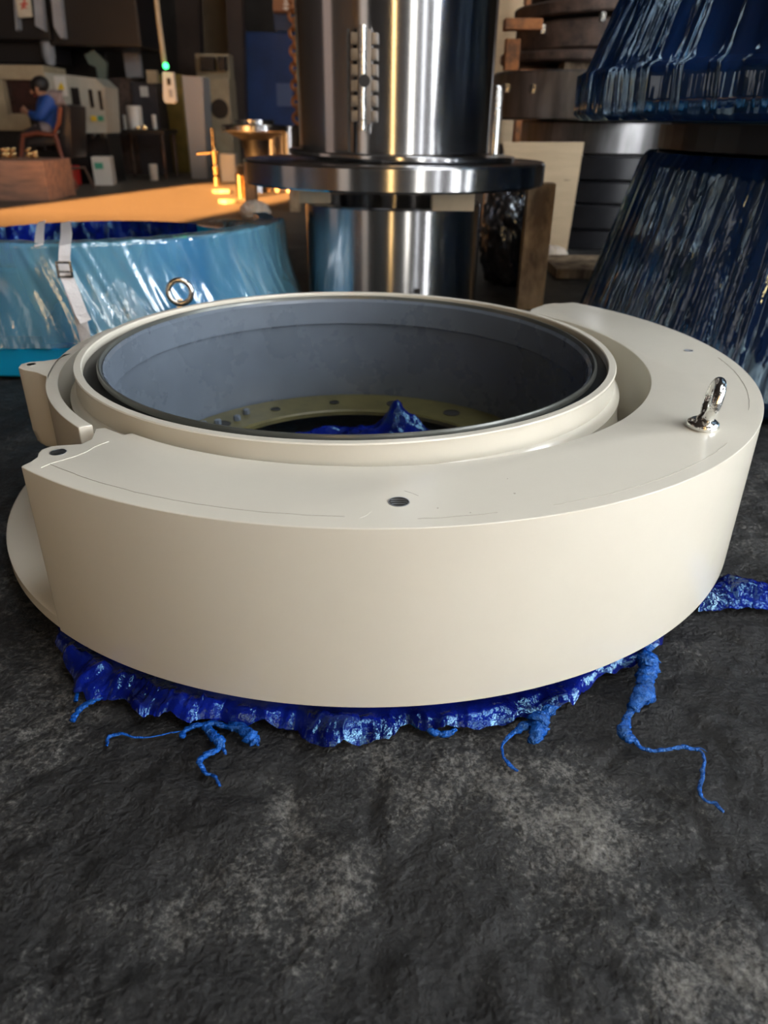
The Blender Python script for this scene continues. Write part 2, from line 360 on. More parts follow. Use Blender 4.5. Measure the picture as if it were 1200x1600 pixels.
for i in range(16):
    a = R(90 + 22.5 * i - 12.5); rr = .014 if i % 3 else .022
    c = (SX + .01 + .418 * math.cos(a), SY + .008 + .418 * math.sin(a))
    MB().lathe([(rr, .0662), (rr, .0675), (rr - .003, .0675), (rr - .003, .0662)], c, 20).lathe([(.0005, .0664), (rr - .002, .0664), (rr - .002, .0661), (.0005, .0661)], c, 20).build('bolt_hole', SEAL if i % 3 else HOLE, cw, smooth=40)
for k, (r_, a_) in enumerate(((.4105, 139), (.425, 146), (.445, 150), (.432, 133))):
    c = (SX + .01 + r_ * math.cos(R(a_)), SY + .008 + r_ * math.sin(R(a_)))
    MB().lathe([(.0005, .066), (.009, .066), (.009, .078), (.005, .080), (.0005, .080)], c, 6).build('bolt', LINER, cw, smooth=20)
# thin guard arm on the left with its lug
arm = arc(.620, -135, -196, 60) + arc(.599, -196, -134.6, 60)
MB().prism(arm, .052, ZTOP).build('guard_arm', CREAM, cw, smooth=35, bevel=.002)
lug = [(CX + .622 * math.cos(R(a)), CY + .622 * math.sin(R(a))) for a in (-160, -163, -166)]
lug = [(-.612, 1.285), (-.628, 1.315), (-.655, 1.338), (-.685, 1.352), (-.702, 1.366), (-.706, 1.388), (-.696, 1.404), (-.672, 1.410), (-.652, 1.425), (-.640, 1.46)] + [(CX + .615 * math.cos(R(a)), CY + .615 * math.sin(R(a))) for a in (-176, -170, -164)]
lm = MB(); n = len(lug); lay = [(.16, .80), (.168, .9), (.19, .985), (ZTOP - .0, 1.0)]
hx, hy = -.64, 1.37
for z, s_ in lay: lm.v += [Vector((hx + (x - hx) * s_, hy + (y - hy) * s_, z)) for x, y in lug]
for q in range(len(lay) - 1): lm.f += [(q * n + i, q * n + (i + 1) % n, (q + 1) * n + (i + 1) % n, (q + 1) * n + i) for i in range(n)]
lm.f += [tuple(range(n))[::-1], tuple(range(3 * n, 4 * n))]
lm.build('lug', CREAM, cw, smooth=50, bevel=.0015)
MB().lathe([(.0005, ZTOP + .0006), (.0085, ZTOP + .0006), (.0085, ZTOP + .0002), (.0005, ZTOP + .0002)], (-.685, 1.385), 16).build('lug_screw', CHROME, cw)
# threaded holes
def thole(x, y, r):
    h = MB().lathe([(r + .0012, ZTOP + .0003), (r + .0012, ZTOP + .0007), (r - .0002, ZTOP + .0007), (r - .0002, ZTOP + .0003)], (x, y), 28).build('threaded_hole', THREAD, cw, smooth=30)
    MB().lathe([(.0002, ZTOP + .0004), (r - .0001, ZTOP + .0004), (r - .0001, ZTOP + .0001), (.0002, ZTOP + .0001)], (x, y), 28).build('hole_mouth', SEAL, h)
    for k in range(3):
        yy = y + r * (-.55 + k * .45)
        hw = math.sqrt(max(0, 1 - (-.55 + k * .45) ** 2)) * r * .85
        MB().tube([(x + hw * t, yy - .0018 * (1 - t * t) * -1, ZTOP + .0006) for t in (-1, -.6, -.2, .2, .6, 1)], .0004, 5).build('thread', THREAD, h)
thole(.0185, .8245, .0125); thole(-.466, .965, .0105); thole(.644, 1.55, .0085)
# scored seam near the edge, casting marks
def seam(a0, a1, r, n=60, wob=.0012, name='paint_seam', rad=.00045):
    MB().tube([(CX + (r + wob * fbm((a0 + i * .3, r, 0))) * math.cos(R(a0 + (a1 - a0) * i / n)), CY + (r + wob * fbm((a0 + i * .3, r, 0))) * math.sin(R(a0 + (a1 - a0) * i / n)), ZTOP + .0001) for i in range(n + 1)], rad, 4).build(name, SEAMM, cw)
SEAMM = mat('dark_cream', (.30, .275, .22), .6)  # darker cream for scored lines and small marks
seam(-126.5, -91, .716); seam(-84, -76, .722, 14, .002); seam(-70, -40, .722); seam(-26, 0, .722)
def poly_line(pts, r=.0006, name='paint_ridge', M=None):
    MB().tube([Vector((gr(x, y, ZTOP).x, gr(x, y, ZTOP).y, ZTOP)) for x, y in pts], r, 5).build(name, M or CREAM, cw, smooth=60)
poly_line([(64, 731), (80, 724), (98, 719), (118, 713), (135, 706), (146, 699), (158, 694), (170, 690)], .0006)
poly_line([(563, 809), (572, 806), (580, 799)], .0004); poly_line([(632, 767), (645, 771), (654, 775)], .0003, M=SEAMM)
for (x, y, r_) in ((804, 771, .0016), (684, 794, .0012), (735, 801, .001), (793, 748, .0008)):
    g = gr(x, y, ZTOP); MB().lathe([(.0001, ZTOP + .0005), (r_, ZTOP + .0003), (r_, ZTOP - .0002), (.0001, ZTOP - .0002)], (g.x, g.y), 8).build('paint_chip', SEAMM, cw)
# eye bolt
def eye_bolt(base, lean, nrm, R_, r_, par, M=CHROME):
    b = Vector(base); up = Vector(lean).normalized(); mb = MB()
    mb.lathe([(.0005, b.z), (.021 * R_ / .026, b.z), (.0225 * R_ / .026, b.z + .004), (.0215 * R_ / .026, b.z + .010), (.016 * R_ / .026, b.z + .014), (.0005, b.z + .016)], (b.x, b.y), 28)
    c = b + up * (.010 + R_ + r_ * .8); mb.torus(c, R_, r_, nrm, 48, 14, 1.05)
    mb.tube([b + up * .008, b + up * .016, b + up * .024], [r_ * 1.9, r_ * 1.6, r_ * 1.1], 14)
    return mb.build('eye_bolt', M, par, smooth=60)
eye_bolt((.503, 1.098, ZTOP), (.16, .0, 1), (.93, -.27, -.15), .029, .0084, cw)

# ------------------------------------------------------------------ blue film under the counterweight
film_out = [(88, 985), (100, 1040), (112, 1078), (135, 1092), (170, 1095), (200, 1108), (225, 1122), (262, 1118), (300, 1132), (345, 1124), (395, 1134), (440, 1136), (470, 1150), (510, 1172), (560, 1166), (605, 1154), (640, 1136), (690, 1146), (740, 1136), (800, 1130), (850, 1118), (905, 1095), (945, 1058), (985, 1044), (1015, 1022), (1045, 985), (1075, 945)]
def interp(P_, t):
    k = t * (len(P_) - 1); i = min(int(k), len(P_) - 2); f = k - i; return (P_[i][0] * (1 - f) + P_[i + 1][0] * f, P_[i][1] * (1 - f) + P_[i + 1][1] * f)
FO = [gr(x, y, .004) for x, y in film_out]
def fo(t):
    k = t * (len(FO) - 1); i = min(int(k), len(FO) - 2); f = k - i; return FO[i].lerp(FO[i + 1], f)
def ffn(u, v):
    o = fo(u); d = Vector((o.x - CX, o.y - CY, 0)); L = d.length; d.normalize()
    Lo = L + .010 * fbm((u * 26, 0, 3), 2); Li = .60
    r = Li + (Lo - Li) * v; x, y = CX + d.x * r, CY + d.y * r
    h = .006 + .028 * math.sin(math.pi * min(1, (1 - v) * 1.15 + .02)) ** .7 if v < 1 else .003
    under = r < .745
    q = Vector((x * 9, y * 9, 0)); rg = 1 - abs(noise.noise(q * 2.3)) * 2; rg2 = 1 - abs(noise.noise(q * 6 + Vector((3, 1, 2)))) * 2
    w_ = q + Vector((noise.noise(q * .7) * .4, noise.noise(q * .7 + Vector((5, 5, 5))) * .4, 0))
    d1 = noise.voronoi(w_ * 1.5)[0]; d2 = noise.voronoi(w_ * 4 + Vector((2, 2, 2)))[0]
    z = h * .85 + (rg * .008 + (d1[1] - d1[0] - .2) * .020 + (d2[1] - d2[0] - .2) * .010 + abs(noise.noise(w_ * 9)) * .004) * v
    z = max(.0015, z)
    if under: z = min(z, .0215)
    x += .008 * noise.noise(q * 3 + Vector((9, 9, 9))) * v; y += .008 * noise.noise(q * 3 + Vector((1, 9, 4))) * v
    return Vector((x, y, z))
tf = thing('torn_plastic_film', (CX, .72, 0), 'crumpled cobalt blue plastic film torn and sticking out under the cream counterweight', 'plastic film')
MB().grid(ffn, 520, 26).build('film_sheet', BLUE, tf, smooth=180)
def strand(pix, rad, par=tf, name='torn_strand', lumpy=.5, zz=.004, M=None):
    ctl = [gr(x, y, zz) for x, y in pix]; pts = []; rs = []; N_ = len(ctl) - 1; n_ = N_ * 9
    for i in range(n_ + 1):
        k = i / n_ * N_; a = min(int(k), N_ - 1); f = k - a
        p0, p1, p2, p3 = ctl[max(a - 1, 0)], ctl[a], ctl[a + 1], ctl[min(a + 2, N_)]
        p = .5 * ((2 * p1) + (p2 - p0) * f + (2 * p0 - 5 * p1 + 4 * p2 - p3) * f * f + (3 * p1 - p0 - 3 * p2 + p3) * f ** 3)
        r0 = rad[min(int(i / n_ * (len(rad) - 1)), len(rad) - 2)]; r1 = rad[min(int(i / n_ * (len(rad) - 1)) + 1, len(rad) - 1)]
        g = i / n_ * (len(rad) - 1); g -= int(g) if g < len(rad) - 1 else len(rad) - 2
        r_ = (r0 + (r1 - r0) * g) * (1 + lumpy * noise.noise(Vector((i * .27, pix[0][0], 0))))
        p = p + Vector((.002 * noise.noise(p * 90), .002 * noise.noise(p * 90 + Vector((4, 4, 4))), 0)); p.z = max(r_ * .55, p.z + .003 * noise.noise(p * 40)) + r_ * .3
        pts.append(p); rs.append(max(.0006, r_))
    mb = MB().tube(pts, rs, 9, flat=.6)
    for i, v in enumerate(mb.v): v += Vector((noise.noise(v * 260), noise.noise(v * 260 + Vector((7, 7, 7))), .4 * noise.noise(v * 200))) * .5 * rs[i // 9]
    for v in mb.v: v.z = max(v.z, .0005)
    return mb.build(name, M or STRAND, par, smooth=180)
strand([(160, 1088), (140, 1100), (122, 1112), (112, 1128)], [.006, .005, .004, .005])
strand([(185, 1090), (150, 1084), (125, 1072), (118, 1095)], [.007, .006, .004, .003])
strand([(285, 1143), (250, 1148), (215, 1152), (190, 1146), (170, 1152), (166, 1166)], [.0012, .0012, .0018, .003, .0022])
strand([(320, 1135), (338, 1155), (342, 1168), (325, 1180), (312, 1192), (322, 1208), (336, 1215), (342, 1228)], [.006, .008, .004, .005, .003, .0025, .002])
strand([(338, 1155), (350, 1172), (353, 1180)], [.006, .003, .0015])
strand([(284, 1152), (292, 1140), (320, 1133), (350, 1134), (378, 1142), (395, 1158), (403, 1160)], [.004, .004, .005, .005, .009, .009, .006])
strand([(868, 1100), (850, 1118), (842, 1130), (838, 1142)], [.009, .010, .013, .012])
strand([(845, 1140), (835, 1155), (825, 1160)], [.012, .009, .004])
strand([(848, 1122), (818, 1138), (798, 1150), (786, 1165), (786, 1182), (795, 1194), (808, 1204)], [.006, .007, .003, .002, .0018, .003, .002])
strand([(1002, 1012), (1010, 1040), (1008, 1066), (1002, 1090), (988, 1110)], [.011, .017, .013, .015, .008], lumpy=.4)
strand([(1010, 1082), (1016, 1092), (1006, 1100)], [.006, .008, .003])
strand([(992, 1100), (980, 1125), (974, 1148), (988, 1162)], [.007, .006, .010, .005])
strand([(984, 1150), (1000, 1168), (1025, 1174), (1050, 1170), (1075, 1170), (1093, 1175), (1100, 1190), (1098, 1210), (1092, 1235), (1100, 1250), (1118, 1257), (1130, 1270)], [.004, .0032, .0028, .003, .0035, .002, .0022, .003, .0028, .002, .0025, .002])
strand([(1080, 1170), (1095, 1170), (1106, 1175)], [.002, .001, .0006])
strand([(640, 1128), (665, 1140), (690, 1148), (712, 1140)], [.004, .006, .006, .003])
# piece of film lying to the right
rp = [(1090, 955), (1128, 952), (1165, 950), (1205, 955), (1260, 958)]; rp2 = [(1110, 915), (1135, 898), (1165, 905), (1205, 918), (1260, 925)]
def rfn(u, v):
    a = interp(rp, u); b = interp(rp2, u); p = gr(a[0] * (1 - v) + b[0] * v, a[1] * (1 - v) + b[1] * v, .004)
    q = p * 16; p.z = max(.0015, .003 + .02 * math.sin(math.pi * v) + .014 * (.5 - abs(noise.noise(q))) * math.sin(math.pi * v) + .006 * fbm(q * 3)); return p
o = MB().grid(rfn, 120, 60).build('plastic_film_scrap', BLUE, smooth=180); tag(o, 'small flap of blue plastic film lying on the floor right of the counterweight', 'plastic film')
# film heaped inside the bore
FCX, FCY = SX + .01, SY + .008
peaks = [(gr(690, 660, .03), .115, .012), (gr(620, 668, .03), .085, .030), (gr(668, 668, .03), .070, .03), (gr(708, 672, .02), .045, .02), (gr(545, 668, .0), .028, .03), (gr(480, 672, 0), .02, .03)]
def bfn(u, v):
    a = u * 2 * math.pi; r = .345 * math.sqrt(v); x, y = FCX + r * math.cos(a), FCY + r * math.sin(a); q = Vector((x, y, 0)) * 14
    z = .012 + .02 * (.5 - abs(noise.noise(q))) + .01 * fbm(q * 2.5)
    for p, h, s_ in peaks: z += h * math.exp(-(((x - p.x) ** 2 + (y - p.y) ** 2) / (2 * s_ * s_)) ** .8)
    if v > .97: z = min(z, .03)
    return Vector((x, y, max(.002, z)))
o = MB().grid(bfn, 260, 90).build('plastic_film_heap', BLUE, smooth=180); tag(o, 'dark blue plastic film bunched up inside the open bore of the counterweight', 'plastic film')

# ------------------------------------------------------------------ steel column of turned parts
KX, KY = .02, 3.2
lo = thing('steel_cylinder', (KX, KY, 0), 'polished upright steel cylinder carrying the flanged steel hub above it', 'machine part')
MB().lathe([(.300, .001), (.348, .001), (.352, .006), (.352, .455), (.348, .460), (.300, .460)], (KX, KY), 120).build('cylinder_wall', STEEL, lo, smooth=30)
hp = at(652, 455, KY - .355); MB().box(hp + Vector((0, .003, 0)), (.018, .008, .018), bev=.003).build('set_screw_hole', HOLE, lo)
hb = thing('flanged_hub', (KX, KY, .53), 'tall polished steel hub with wide round flange resting on the steel cylinder', 'machine part')
MB().lathe([(.30, .53), (.578, .53), (.585, .537), (.585, .604), (.579, .611), (.37, .611), (.30, .611)], (KX, KY), 140).build('flange', STEEL, hb, smooth=30)
MB().lathe([(.30, .641), (.367, .641), (.367, 1.9), (.30, 1.9)], (KX, KY), 140).build('hub_barrel', STEEL, hb, smooth=30)
# tilted spacer plate
ring = MB().lathe([(.30, -.008), (.435, -.008), (.438, -.005), (.438, .005), (.435, .008), (.30, .008)], (0, 0), 100)
for v in ring.v:
    x, y, z = v; v.x, v.y, v.z = KX + .03 + x, KY + y, .629 + z - x * .022 + y * .0
ring.build('collar_plate', STEEL, hb, smooth=30)
# keyway clamp on barrel
kx0 = at(569, 40, KY - .37); kx1 = at(569, 200, KY - .37); kc = (kx0 + kx1) / 2; ht = kx0.z - kx1.z
cl = MB().box((kc.x, KY - .362, kc.z), (.046, .03, ht * .93), bev=.003)
clo = cl.build('clamp_block', STEELD, hb, smooth=30)
for i in range(6):
    z = kc.z + ht * (-.38 + .152 * i); MB().box((kc.x - .030, KY - .366, z), (.030, .022, ht * .12), bev=.006).build('clamp_rib', STEELD, clo, smooth=50); MB().box((kc.x + .032, KY - .366, z), (.026, .022, ht * .12), bev=.006).build('clamp_rib', STEELD, clo, smooth=50)
MB().tube([(kc.x - .006, KY - .386, kc.z - ht * .53), (kc.x - .004, KY - .386, kc.z + ht * .5)], .014, 16).build('clamp_rod', CHROME, clo, smooth=50)
q = MB(); q.tube([(kc.x + .002, KY - .405, kc.z - ht * .03), (kc.x + .002, KY - .395, kc.z - ht * .03)], .018, 18); q.build('clamp_hole', HOLE, clo)
a0, a1 = at(545, 45, KY - .36), at(545, 238, KY - .36)
MB().box(((a0.x + a1.x) / 2, KY - .3615, (a0.z + a1.z) / 2), (.010, .012, a0.z - a1.z)).build('keyway_slot', HOLE, hb)
# wedges between the two
o = MB().box((at(708, 311, KY - .36).x, KY - .32, .495), (.15, .12, .066), bev=.004).build('timber_wedge', PALE, bevel=0); tag(o, 'pale timber wedge squeezed between steel cylinder and flange, in front', 'wedge', 'timber wedges under the hub flange')
for (wx, wy, lb) in ((KX - .30, KY - .12, 'left'), (KX + .05, KY + .33, 'back')):
    o = MB().box((wx, wy, .495), (.12, .10, .066), bev=.004).build('timber_wedge', PALE); tag(o, 'timber wedge under the hub flange at its ' + lb + ' side', 'wedge', 'timber wedges under the hub flange')
# post and board and odds to the right
o = MB().box((.645, 3.40, .26), (.115, .07, .523), (0, R(-.0), 0), .004).build('timber_post', WOOD); tag(o, 'grimy upright timber post standing under the right side of the steel flange', 'post')
bt = thing('plywood_board', (1.0, 4.9, 0), 'pale plywood board leaning upright behind the timber post', 'board')
b0 = [at(785, 222, 5.05), at(913, 222, 5.05), at(885, 398, 4.86), at(815, 400, 4.86)]
bb = MB(); bb.v = [v.copy() for v in b0] + [v + Vector((0, .025, 0)) for v in b0]; bb.f = [(0, 1, 2, 3), (7, 6, 5, 4), (0, 4, 5, 1), (1, 5, 6, 2), (2, 6, 7, 3), (3, 7, 4, 0)]
for v in bb.v: v.z = max(v.z, .0)
bb.build('board_panel', PLY, bt)
g = at(886, 283, 4.99); MB().box(g - Vector((0, .002, 0)), (.04, .004, .016), bev=.0015).build('knot', WOOD, bt)
# bag of scrap
def blob(name, c, d, M, amp=.25, par=None, fr=3, n=40):
    mb = MB()
    def f(u, v):
        a = u * 2 * math.pi; b = v * math.pi; q = Vector((math.sin(b) * math.cos(a), math.sin(b) * math.sin(a), math.cos(b)))
        k = 1 + amp * (.5 - abs(noise.noise(q * fr + Vector(c)))) + amp * .4 * fbm(q * fr * 3 + Vector(c))
        return Vector((c[0] + q.x * d[0] / 2 * k, c[1] + q.y * d[1] / 2 * k, max(.001, c[2] + q.z * d[2] / 2 * k)))
    return mb.grid(f, n * 2, n).build(name, M, par, smooth=180)
bag = thing('scrap_bag', (.72, 4.0, 0), 'dark scrap bundle in clear crinkled plastic bag between steel cylinder and timber post', 'bag')
blob('bag_film', (.64, 4.0, .25), (.30, .34, .56), FILMD, .3, bag); blob('bag_content', (.64, 4.0, .2), (.23, .26, .42), BLACKM, .3, bag)
o = blob('crumpled_bag', (at(872, 385, 4.6).x, 4.72, .035), (.15, .12, .09), PAPER, .4); tag(o, 'small white crumpled bag on the floor at the foot of the plywood board', 'bag')
pl = MB()
pc = gr(888, 432)
pl.box((1.12, 4.35, .03), (.42, .5, .05), bev=.004); o = pl.build('timber_plank', WOOD); tag(o, 'low dark timber plank on the floor in front of the plywood board', 'plank')

# ------------------------------------------------------------------ stack right of column
def ringpart(name, c, r0, r1, z0, z1, M, label, cat, group=None, tilt=(0, 0), n=72, extra=None):
    prof = [(r0, z0), (r1 - .01, z0), (r1, z0 + .01), (r1, z1 - .01), (r1 - .01, z1), (r0, z1)]
    mb = MB().lathe(prof, c, n)
    for v in mb.v: v.z += (v.x - c[0]) * tilt[0] + (v.y - c[1]) * tilt[1]
    if extra: extra(mb)
    o = mb.build(name, M, smooth=30); return tag(o, label, cat, group)
SC = (1.42, 5.75)
for k, (z0, z1, lb) in enumerate(((.0, .125, 'lowest'), (.13, .28, 'second lowest'), (.285, .42, 'third from the floor'), (.425, .565, 'topmost under the drum'))):
    ringpart('black_ring', SC, .3, .60 + .015 * (k % 2), z0, z1, DARKST, 'black steel ring stacked beside the blue cones, ' + lb, 'machine part', 'stacked black rings')
ringpart('steel_drum', SC, .35, .50, .57, .76, STEELD, 'smooth dark grey steel drum on the black rings, behind the blue cones', 'machine part')
DC = (1.03, 5.30)
c_ = (1.0, 5.42)
ed_ = ringpart('steel_drum', (1.22, 5.60), .30, .535, .855, 1.03, STEELD, 'wide brownish steel drum above the plywood board under the rusty plates', 'machine part')
# make the wide drum tall enough to rest on the lower drum
for v in ed_.data.vertices:
    if v.co.z < .06: v.co.z -= .092
cy_ = at(774, 180, 4.9); o = MB().lathe([(.0005, .0), (.036, .0), (.036, cy_.z + .14), (.03, cy_.z + .15), (.0005, cy_.z + .15)], (cy_.x, 4.9), 24).build('steel_tube', CHROME, smooth=40); tag(o, 'slim bright steel tube standing just right of the big steel hub', 'tube')
o = BX('timber_block', WOOD, (1.32, 5.38, 1.055), (.50, .2, .045), bev=.004); tag(o, 'yellowish timber block between the wide steel drum and the rusty plates', 'timber block')
ringpart('rusty_plate', (1.22, 5.62), .2, .50, 1.08, 1.135, RUST, 'thin dark rusty plate, lowest of the plates on the steel drum', 'machine part', 'rusty plates on the stack')
ringpart('rusty_plate', (1.27, 5.62), .2, .46, 1.152, 1.30, RUST, 'thick rusty ring in the middle of the rusty stack', 'machine part', 'rusty plates on the stack', (.03, 0))
ringpart('rusty_plate', (1.29, 5.62), .2, .50, 1.328, 1.405, RUST, 'rusty round plate above the thick rusty ring', 'machine part', 'rusty plates on the stack', (.05, 0))
ringpart('rusty_plate', (1.32, 5.62), .1, .43, 1.43, 1.52, RUST, 'topmost rusty plate of the stack beside the upper blue cone', 'machine part', 'rusty plates on the stack', (.05, 0))
o = pbox('rusty_bracket', RUSTO, 790, 28, 848, 46, 5.0, .12, bev=.004); tag(o, 'flat rusty bracket jutting left from the rusty stack', 'bracket')
o = pbox('rusty_bracket', RUSTO, 790, 60, 812, 110, 5.05, .08, bev=.004); tag(o, 'short upright rusty bracket at the left of the rusty stack', 'bracket')
for (x, y) in ((848, 45), (942, 26), (833, 138), (792, 137)):
    g = at(x, y, 5.09); o = MB().lathe([(.0005, g.z - .025), (.022, g.z - .025), (.022, g.z + .02), (.0005, g.z + .02)], (g.x, g.y), 6).build('hex_nut', CHROME); tag(o, {848: 'bright nut on the left face of the rusty stack', 942: 'bright nut high on the rusty stack near the blue cone', 833: 'larger dull nut at the foot of the rusty stack', 792: 'small nut at the left foot of the rusty stack'}[x], 'nut')
o = pbox('wall_panel', PLY, 772, -60, 822, 225, 7.5, .2); tag(o, 'tall pale board standing behind the right edge of the steel hub', 'board')
o = pbox('window_light_panel', WHITEP, 853, -40, 906, 17, 7.4, .1); tag(o, 'pale greenish white panel in place of bright window light above the rusty stack', 'sheet')  # pale panel stands in for bright window light
o = pbox('rusty_upright', RUSTO, 815, -50, 850, 225, 7.0, .15); tag(o, 'rusty brown steel upright behind the rusty stack', 'post')

# ------------------------------------------------------------------ wrapped blue cones
QX, QY = 1.80, 2.75
def creased(seed, slope):
    def f(r, z, a):
        k = a * 57.3
        s = noise.noise(Vector((k * .30 + z * slope * .4, z * .4, seed))) * .014 + (1 - abs(noise.noise(Vector((k * .62 + z * slope * .5, z * 1.1, seed + 5)))) * 2) * .006
        s += noise.noise(Vector((k * 1.5 + z * slope * .4, z * 1.6, seed))) * .0022
        return r + s
    return f
def cone(name, prof, label, seed, band):
    t = thing(name, (QX, QY, prof[0][1]), label, 'machine part', 'film wrapped cones')
    r0 = [(r - .03, z) for r, z in prof]
    MB().lathe([(r0[0][0] - .15, prof[0][1])] + r0 + [(r0[-1][0] - .15, prof[-1][1] - .0)], (QX, QY), 96).build('cone_body', TEAL, t, smooth=35)
    pts = []
    for (ra, za), (rb, zb) in zip(prof[:-1], prof[1:]):
        n = max(1, int(math.hypot(ra - rb, za - zb) / .03))
        pts += [(ra + (rb - ra) * i / n, za + (zb - za) * i / n) for i in range(n)]
    pts.append(prof[-1])
    MB().lathe(pts, (QX, QY), 620, 95, 330, closed=False, fr=creased(seed, 3)).build('stretch_film', FILMB, t, smooth=180)
    return t
cone('wrapped_cone', [(1.055, .004), (1.07, .03), (.905, .63), (.885, .66)], 'lower of two large steel cones wrapped in creased dark blue film', 1.3, 0)
BX_ = MB().lathe([(.55, .67), (.86, .67), (.86, .745), (.55, .745)], (QX, QY), 60).build('gap_shade_ring', BLACKM); tag(BX_, 'black ring put in for the dark recess between the two blue cones', 'gap shade')  # black ring stands in for the shaded recess between the cones
uc = cone('wrapped_cone', [(1.135, .752), (1.16, .77), (1.163, .885), (1.135, .90), (1.05, 1.13), (.88, 1.62)], 'upper of two large steel cones wrapped in shiny blue film', 8.1, 1)
MB().lathe([(1.134, .775), (1.138, .775), (1.138, .875), (1.134, .875)], (QX, QY), 90, 215, 262).build('green_band', mat('bottle_green', (.01, .16, .045), .35, var=.6, vscale=8), uc)

# ------------------------------------------------------------------ cyan part wrapped in film at the left
LX, LY = -1.17, 3.08
bl = thing('wrapped_counterweight', (LX, LY, 0), 'cyan blue ring shaped counterweight under clear film, strapped with white webbing', 'machine part')
MB().lathe([(.55, .004), (.80, .004), (.806, .01), (.806, .090), (.80, .096), (.55, .096)], (LX, LY), 120).build('base_flange', CYAN, bl, smooth=35)
MB().lathe([(.60, .07), (.655, .07), (.655, .30), (.645, .305), (.60, .305)], (LX, LY), 120).build('sleeve', CYAN, bl, smooth=35)
MB().lathe([(.656, .075), (.745, .075), (.72, .385), (.712, .392), (.656, .392)], (LX, LY), 80, -85, 25).build('weight', CYAN, bl, smooth=35)
g = at(165, 430, 2.42)
MB().lathe([(.0005, .075), (.055, .075), (.046, g.z - .01), (.040, g.z), (.0005, g.z)], (g.x, g.y + .045), 24).build('boss', CYAN, bl, smooth=40)
def lf(u, v):
    a = R(-175 + 235 * u); back = .5 + .5 * math.sin(a)
    ztop = .40 - .085 * max(0, math.sin(a)) ** .5 if math.sin(a) > 0 else .40
    crs = noise.noise(Vector((a * 9 + v * 2, v * 2, 2))) * .010 + (.5 - abs(noise.noise(Vector((a * 26 + v * 5, v * 1.2, 7))))) * .009
    if v < .75:
        k = v / .75; r = .815 - .055 * k + crs - .02 * math.sin(math.pi * k); z = .10 + (ztop - .10) * k
    else:
        k = (v - .75) / .25; r = .76 - .10 * k + crs * (1 - k); z = ztop + .004 - .004 * k + .004 * noise.noise(Vector((a * 12, k * 2, 4)))
    return Vector((LX + r * math.cos(a), LY + r * math.sin(a), z))
MB().grid(lf, 420, 40).build('stretch_film', FILMC, bl, smooth=180)
def lf2(u, v):
    a = R(60 + 115 * u); r = .585 + .01 * noise.noise(Vector((a * 20, v * 3, 1))) + .008 * (.5 - abs(noise.noise(Vector((a * 40, v * 6, 1)))))
    return Vector((LX + r * math.cos(a), LY + r * math.sin(a), .07 + (.318 - .07) * v))
MB().grid(lf2, 260, 12).build('inner_film', BLUE, bl, smooth=180)
def lf3(u, v):
    a = R(-10 + 185 * u); r = .58 + .24 * v; crs = .004 * noise.noise(Vector((a * 14, v * 4, 9)))
    return Vector((LX + r * math.cos(a), LY + r * math.sin(a), .318 + crs + .01 * (1 - v)))
def ribbon(name, pts, w, th, M, par):
    """flat webbing through points, its width roughly along x"""
    mb = MB(); vs = []; pts = [Vector(p) for p in pts]
    for i, p in enumerate(pts):
        t = (pts[min(i + 1, len(pts) - 1)] - pts[max(i - 1, 0)]).normalized(); nn = Vector((0, -.5, 1)); s = t.cross(nn).normalized(); nn = s.cross(t)
        vs += [p - s * w / 2, p + s * w / 2, p + s * w / 2 + nn * th, p - s * w / 2 + nn * th]
    n = len(pts); fs = [(i * 4 + k, i * 4 + (k + 1) % 4, (i + 1) * 4 + (k + 1) % 4, (i + 1) * 4 + k) for i in range(n - 1) for k in range(4)] + [(3, 2, 1, 0), (n * 4 - 4, n * 4 - 3, n * 4 - 2, n * 4 - 1)]
    mb.add(vs, fs); return mb.build(name, M, par)
ys_ = 2.27
st = ribbon('webbing_strap', [at(103, 348, 2.9), at(103, 352, 2.75), at(104, 366, 2.46), at(102, 384, 2.31), at(101, 400, 2.285), at(101, 420, 2.275), at(112, 455, 2.26), at(124, 490, 2.25), at(132, 520, 2.245), at(137, 548, 2.25)], .034, .003, WHITE, bl)
ribbon('strap_tail', [at(101, 425, 2.262), at(115, 458, 2.245), at(127, 490, 2.232), at(134, 503, 2.23)], .036, .003, WHITE, bl)
bc = at(101, 421, 2.25); bk_ = MB()
for dx, dz, w_, h_ in ((-.020, 0, .007, .046), (.020, 0, .007, .046), (0, .020, .046, .007), (0, -.020, .046, .007), (0, -.006, .04, .005)):
    bk_.box(bc + Vector((dx, 0, dz)), (w_, .008, h_), bev=.002)
bk_.build('strap_buckle', CHROME, bl, smooth=40)
ribbon('webbing_strap', [at(66, 347, 2.9), at(64, 352, 2.76), at(62, 368, 2.45), at(61, 384, 2.315)], .026, .003, WHITE, bl)
e = at(281, 474, 2.30)
eb = MB().torus(at(281, 456, 2.26), .034, .0085, (.15, -1, .1), 40, 12); eb.tube([at(281, 474, 2.27), at(281, 474, 2.33) + Vector((0, .1, -.03))], .014, 12); eb.build('eye_bolt', CHROME, bl, smooth=60)

# ------------------------------------------------------------------ background, left
G = lambda x, y: gr(x, y, 0)
# timber crate with steel curls
cr_ = thing('timber_block', (G(30, 318).x, 8.25, 0), 'reddish timber block with bright steel turnings on top at the far left', 'timber block')
a, b = at(-30, 250, 7.9), at(66, 250, 7.9)
MB().box(((a.x + b.x) / 2, 8.25, a.z / 2 + .0), (b.x - a.x, .7, a.z), bev=.01).build('block', CRATE, cr_)
for i, (x, y) in enumerate(((5, 238), (12, 244), (22, 246), (46, 248), (56, 252))):
    g = at(x, y, 8.1); pts = [(g.x + .03 * math.cos(t * .9), g.y + .02 * math.sin(t * .9), a.z + .012 + .09 * t / 14 * (1 if i < 4 else .7)) for t in range(15)]
    MB().tube(pts, .010, 6).build('steel_curl', GOLD, cr_, smooth=60)

